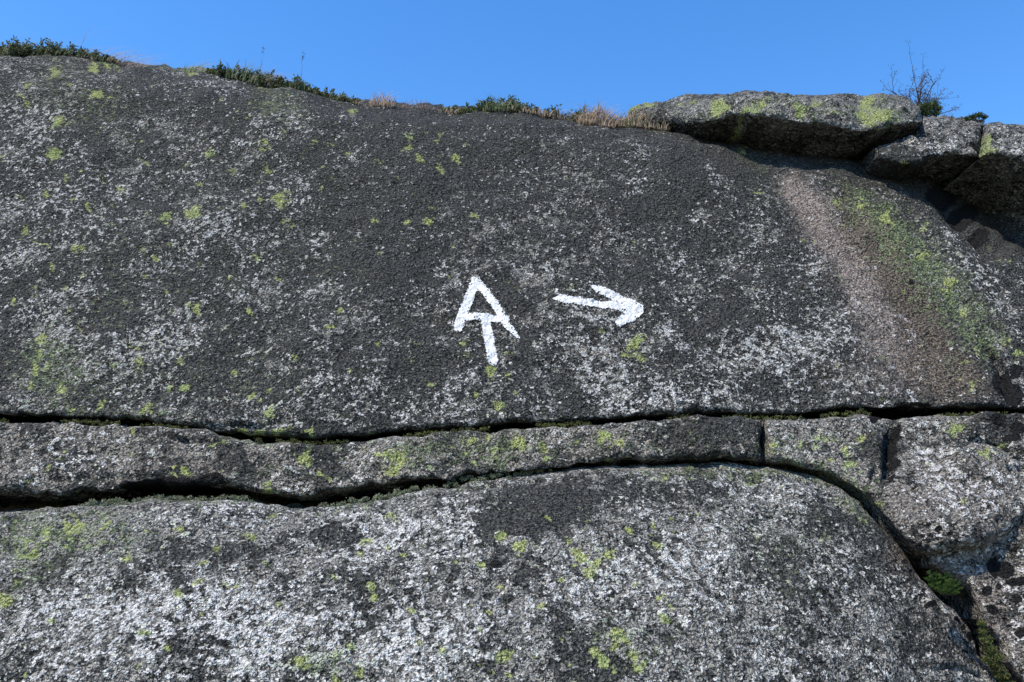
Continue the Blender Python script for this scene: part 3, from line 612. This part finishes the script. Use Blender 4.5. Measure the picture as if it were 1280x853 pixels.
def seed_stem(u, hpx, label, du):
    P = on_crest(u, 0, 2); h = hpx*P[1]/FOC
    Q = blade_strip(P, h, np.array([.04, 0, 0]), .0035, 6, 1.3)
    o = quads_to_mesh('seed_stem', Q, M_stem, origin=tuple(P)); tag(o, label, 'plant stem', 'tall seed stems on the crest mound')
    C = P+np.array([.04*h, 0, h])+RNG.normal(0, 1, (26, 3))*np.array([.004, .003, .011]); C[:, 2] -= .006
    h1 = quads_to_mesh('seed_head', leaves(C, .008, .0016, .6), M_stem, o)
    Q = blade_strip(P+np.array([.02*h, 0, h*.72]), h*.26, np.array([du, 0, 0]), .0022, 4, 1.)
    quads_to_mesh('side_stem', Q, M_stem, o)
seed_stem(323, 55, 'taller thin seed stem on the crest mound', .35)
seed_stem(375, 50, 'thinner seed stem on the right side of the crest mound', -.2)

# bare twiggy bush and evergreen tuft between the overhanging boulders
def tube(p0, p1, r0, r1, n=4):
    p0 = np.array(p0); p1 = np.array(p1); d = p1-p0; d /= np.linalg.norm(d)+1e-9
    a = np.cross(d, (0.3, 1, .2)); a /= np.linalg.norm(a); b_ = np.cross(d, a); Q = []
    for i in range(n):
        t0 = 2*math.pi*i/n; t1 = 2*math.pi*(i+1)/n
        e0 = a*math.cos(t0)+b_*math.sin(t0); e1 = a*math.cos(t1)+b_*math.sin(t1)
        Q.append([p0+e0*r0, p0+e1*r0, p1+e1*r1, p1+e0*r1])
    return Q
def px(u, v, Y): return np.array(ray_point(np.array(float(u)), np.array(float(v)), Y)).reshape(3)
Yb = 3.52
def twig(p, d, L, r, depth, Q, T):
    k = 4
    for i in range(k):
        d = d+RNG.normal(0, .16, 3); d /= np.linalg.norm(d)
        q = p+d*L/k; Q += tube(p, q, r*(1-i/k*.5), r*(1-(i+1)/k*.5)); p = q
        if depth > 0 and random.random() < .8:
            dd = d+RNG.normal(0, .55, 3)+np.array([0, 0, .15]); dd /= np.linalg.norm(dd)
            twig(p, dd, L*random.uniform(.4, .6), r*.55, depth-1, Q, T)
    T.append(p)
root = bpy.data.objects.new('twiggy_bush', None); COL.objects.link(root); root.location = px(1148, 146, Yb); root.empty_display_size = .05
tag(root, 'bare brown twiggy bush growing behind the joint of the overhanging boulders', 'bush')
Q = []; T = []
for (u0, v0, u1, v1) in [(1146, 148, 1140, 112), (1150, 148, 1149, 104), (1152, 148, 1156, 112), (1149, 148, 1146, 116), (1151, 148, 1153, 118), (1148, 148, 1143, 120), (1152, 148, 1160, 122), (1150, 148, 1150, 110), (1155, 148, 1172, 118), (1158, 146, 1186, 140), (1156, 148, 1176, 126), (1144, 146, 1126, 104), (1150, 148, 1143, 102), (1148, 146, 1131, 110), (1153, 148, 1166, 128)]:
    a = px(u0, v0, Yb+random.uniform(-.03, .05)); c = px(u1, v1, Yb+random.uniform(-.06, .08)); L = np.linalg.norm(c-a)
    twig(a, (c-a)/L, L, .0026, 2, Q, T)
quads_to_mesh('branches', Q, M_stem, root)
C = np.repeat(np.array(T), 9, axis=0)+RNG.normal(0, .006, (len(T)*9, 3))
quads_to_mesh('buds', leaves(C, .006, .0018, .3), leaf_material('dry_bud', (.05, .035, .03), (.12, .08, .075)), root)
def cushion(name, pts, Y, n, L, W_, mat, label, cat, group=None, flat=.6, depthj=.05, jit=.006, up=.6):
    """leafy cushion through the photo positions pts=(u, v, radius px)"""
    C = []
    w = np.array([p[2]**2 for p in pts], float); w /= w.sum()
    for p, k in zip(pts, w):
        m = int(n*k)+3; yy = Y(p[0], p[1]) if callable(Y) else Y
        c = px(p[0], p[1], yy); r = p[2]*yy/FOC
        q = RNG.normal(size=(m, 3)); q /= np.linalg.norm(q, axis=1)[:, None]; q *= RNG.uniform(.35, 1, m)[:, None]
        q *= np.array([1, depthj/.05*.9, flat])
        C.append(c+q*r+RNG.normal(0, jit*.4, (m, 3)))
    C = np.concatenate(C)
    o = quads_to_mesh(name, leaves(C, L, W_, up), mat); tag(o, label, cat, group); return o
cushion('evergreen_tuft', [(1160, 134, 9), (1168, 131, 7), (1172, 137, 7), (1158, 142, 9), (1152, 136, 8), (1170, 143, 6)], 3.44, 2600, .014, .0016, M_need, 'small dark evergreen tuft at the foot of the bare twiggy bush', 'shrub', up=.8)
cushion('evergreen_tuft', [(1209, 149, 4), (1216, 147, 5), (1224, 145, 5), (1231, 147, 4)], 3.28, 1300, .010, .0014, M_need, 'tiny flat evergreen cushion on top of the wedge boulder, right of the twiggy bush', 'shrub', up=.6)

# bright leafy plant in the notch, moss in the joint, pale tufts in the long crack
def fern(cu, cv, Y):
    root = bpy.data.objects.new('leafy_plant', None); COL.objects.link(root); root.location = px(cu, cv+10, Y)
    root.empty_display_size = .05
    tag(root, 'bright green leafy plant growing in the notch below the right rock block', 'plant')
    SQ = []; LQ = []
    for (du, dv) in [(-24, -5), (-20, -13), (-12, -12), (-5, -9), (2, -12), (8, -6), (14, -3), (20, 0), (22, 7), (16, 12), (8, 8), (0, 3), (-8, 0), (-15, -2), (-18, 4), (12, 3), (4, -2), (-2, 10), (18, 14), (-10, 7)]:
        a = px(cu+du*.2, cv+14+dv*.2, Y+.02); c = px(cu+du, cv+dv, Y-.03+random.uniform(-.015, .02))
        quads_to_mesh('stem', tube(a, c, .0012, .0006), M_grn, root)
        for k in range(11):
            t = .35+.65*k/10; p = a+(c-a)*t
            for s_ in (-1, 1):
                d = np.array([s_*random.uniform(.4, 1), -random.uniform(.2, .8), random.uniform(0, .8)]); d /= np.linalg.norm(d)
                d2 = np.cross(d, np.array([random.gauss(0, .4), .7, .7])); d2 /= np.linalg.norm(d2)
                l = random.uniform(.005, .010)
                LQ.append([p, p+d*l*.5+d2*l*.32, p+d*l, p+d*l*.5-d2*l*.32])
    quads_to_mesh('foliage', LQ, M_fern, root)
fern(1180, 728, 2.12)
cushion('moss_patch', [(1228, 790, 5), (1232, 800, 7), (1237, 812, 8), (1243, 822, 9), (1246, 834, 8), (1252, 845, 8), (1258, 856, 8), (1226, 780, 4), (1235, 826, 7)], 2.13, 9000, .005, .0014, M_moss, 'olive green moss filling the crack at the bottom right', 'moss', depthj=.05, up=.8).update_tag()
cushion('moss_patch', [(1213, 745, 5), (1216, 757, 6), (1220, 768, 5), (1205, 742, 7), (1192, 738, 7)], 2.27, 5000, .005, .0013, leaf_material('brown_moss', (.025, .02, .012), (.07, .06, .03)), 'dark brown moss under the bright leafy plant in the notch', 'moss', up=.8)
TUF = []
uu = 60.
while uu < 700:
    t = np.interp(uu, [p[0] for p in LB[:20]], [p[1] for p in LB[:20]])
    if (100 < uu < 320 or 400 < uu < 560 or 560 < uu < 690) and random.random() < .75:
        TUF.append((uu, t-random.gauss(1.5, 2.2), random.uniform(1.2, 4.0)))
    uu += random.uniform(1.5, 5)
o = cushion('lichen_tufts', TUF, lambda u, v: float(y_low(np.array(float(u)), np.array(float(v))))+.055, 15000, .0045, .0014, M_palemoss, 'pale grey-green lichen tufts lining the lower crack', 'lichen', up=.5)
o['kind'] = 'stuff'
TUF = []
uu = -20.
while uu < 1290:
    t = np.interp(uu, [p[0] for p in BT+RB[1:7]], [p[1] for p in BT+RB[1:7]])
    if fbm(np.array([[uu*.012, 3., 1.]]), 1., 2)[0] > -.05: TUF.append((uu, t-random.gauss(.6, 1.2), random.uniform(.8, 2.8)))
    uu += random.uniform(1.5, 5)
o = cushion('crack_moss', TUF, lambda u, v: float(y_slab(np.array(float(u)), np.array(float(v))))+.012, 9000, .0045, .0014, M_moss, 'dark moss and grit along the upper crack', 'moss', up=.5)
o['kind'] = 'stuff'

# ------------------------------------------------------------------ ground below, back of the notch
def ground_sheet():
    xs = np.concatenate([-np.geomspace(400, 2, 26), np.linspace(-1.8, 1.8, 30), np.geomspace(2, 400, 26)])
    X, Yv = np.meshgrid(xs, xs); P = np.stack([X, Yv, 0*X], -1).reshape(-1, 3)
    P[:, 2] = .25+.05*fbm(P, .9, 3)
    idx = np.arange(X.size).reshape(X.shape)
    F = np.stack([idx[:-1, :-1].ravel(), idx[:-1, 1:].ravel(), idx[1:, 1:].ravel(), idx[1:, :-1].ravel()], 1)
    m, nt = new_mat('alpine_ground'); b = NB(nt); pos = b.n('ShaderNodeNewGeometry').outputs['Position']
    c = b.mix(b.step(b.noise(pos, 3, 5, .65), .4, .6), (.10, .11, .05), (.24, .23, .22))
    c = b.mix(b.step(b.noise(pos, 60, 4, .65), .4, .6), c, (.16, .14, .10))
    bs = b.n('ShaderNodeBsdfPrincipled', inp={'Base Color': c, 'Roughness': .9, 'Normal': b.n('ShaderNodeBump', inp={'Distance': .02, 'Height': b.noise(pos, 40, 5, .65)}).outputs[0]})
    b.n('ShaderNodeOutputMaterial', inp={0: bs.outputs[0]})
    o = link_mesh('ground', P, F, m, origin=(0, 0, 0)); o['kind'] = 'structure'; o['label'] = 'stony heath ground below the rocks'
ground_sheet()
def backing():
    """bedrock behind the joints"""
    pts = []
    us = np.arange(-900, 2000, 30.); vs = np.arange(260, 1900, 30.)
    u, v = np.meshgrid(us, vs); y = np.maximum(y_slab(u, v), y_low(u, v))+.30+.1*smooth(u, 1000, 1300)
    P = ray_point(u.ravel(), v.ravel(), y.ravel()); P += .05*fbm(P, 3, 3)[:, None]*np.array([0, -1, 0])
    idx = np.arange(u.size).reshape(u.shape)
    F = np.stack([idx[:-1, :-1].ravel(), idx[1:, :-1].ravel(), idx[1:, 1:].ravel(), idx[:-1, 1:].ravel()], 1)
    m, nt = new_mat('crack_soil'); b = NB(nt); pos = b.n('ShaderNodeNewGeometry').outputs['Position']
    c = b.mix(b.step(b.noise(pos, 50, 4, .65), .4, .6), (.03, .025, .018), (.08, .07, .05))
    bs = b.n('ShaderNodeBsdfPrincipled', inp={'Base Color': c, 'Roughness': .95}); b.n('ShaderNodeOutputMaterial', inp={0: bs.outputs[0]})
    o = link_mesh('bedrock', P, F, m); o['kind'] = 'structure'; o['label'] = 'dark soil and bedrock in the back of the cracks'
backing()

# ------------------------------------------------------------------ light, sky, camera
sun_dir = Vector((-.42, -.30, .86)).normalized()
sd = bpy.data.lights.new('sun', 'SUN'); sd.energy = 4.3; sd.angle = R(.53); sd.color = (1, .935, .84)
so = bpy.data.objects.new('sun', sd); COL.objects.link(so); so.rotation_euler = sun_dir.to_track_quat('Z', 'Y').to_euler(); so.location = (0, 0, 8)
w = bpy.data.worlds.new('World'); bpy.context.scene.world = w; w.use_nodes = True; nt = w.node_tree
bg = nt.nodes['Background']; sky = nt.nodes.new('ShaderNodeTexSky'); sky.sky_type = 'NISHITA'; sky.sun_disc = False
sky.sun_elevation = math.asin(sun_dir.z); sky.sun_rotation = math.atan2(sun_dir.x, sun_dir.y)
sky.altitude = 200; sky.air_density = 1.3; sky.dust_density = .2; sky.ozone_density = 5.
hs = nt.nodes.new('ShaderNodeHueSaturation'); hs.inputs['Saturation'].default_value = 1.27; hs.inputs['Hue'].default_value = .506; hs.inputs['Value'].default_value = 1.1
nt.links.new(sky.outputs[0], hs.inputs['Color']); nt.links.new(hs.outputs[0], bg.inputs[0]); bg.inputs[1].default_value = .15
cd = bpy.data.cameras.new('camera'); cd.sensor_width = 36; cd.lens = FOC/1280*36; cd.clip_end = 2000; cd.clip_start = .05
co = bpy.data.objects.new('camera', cd); COL.objects.link(co); co.location = (0, 0, CAMZ); co.rotation_euler = (R(90)+PITCH, 0, 0)
sc = bpy.context.scene; sc.camera = co
sc.view_settings.view_transform = 'Standard'; sc.view_settings.look = 'None'; sc.view_settings.gamma = 1; sc.view_settings.use_curve_mapping = False
sc.view_settings.exposure = .57
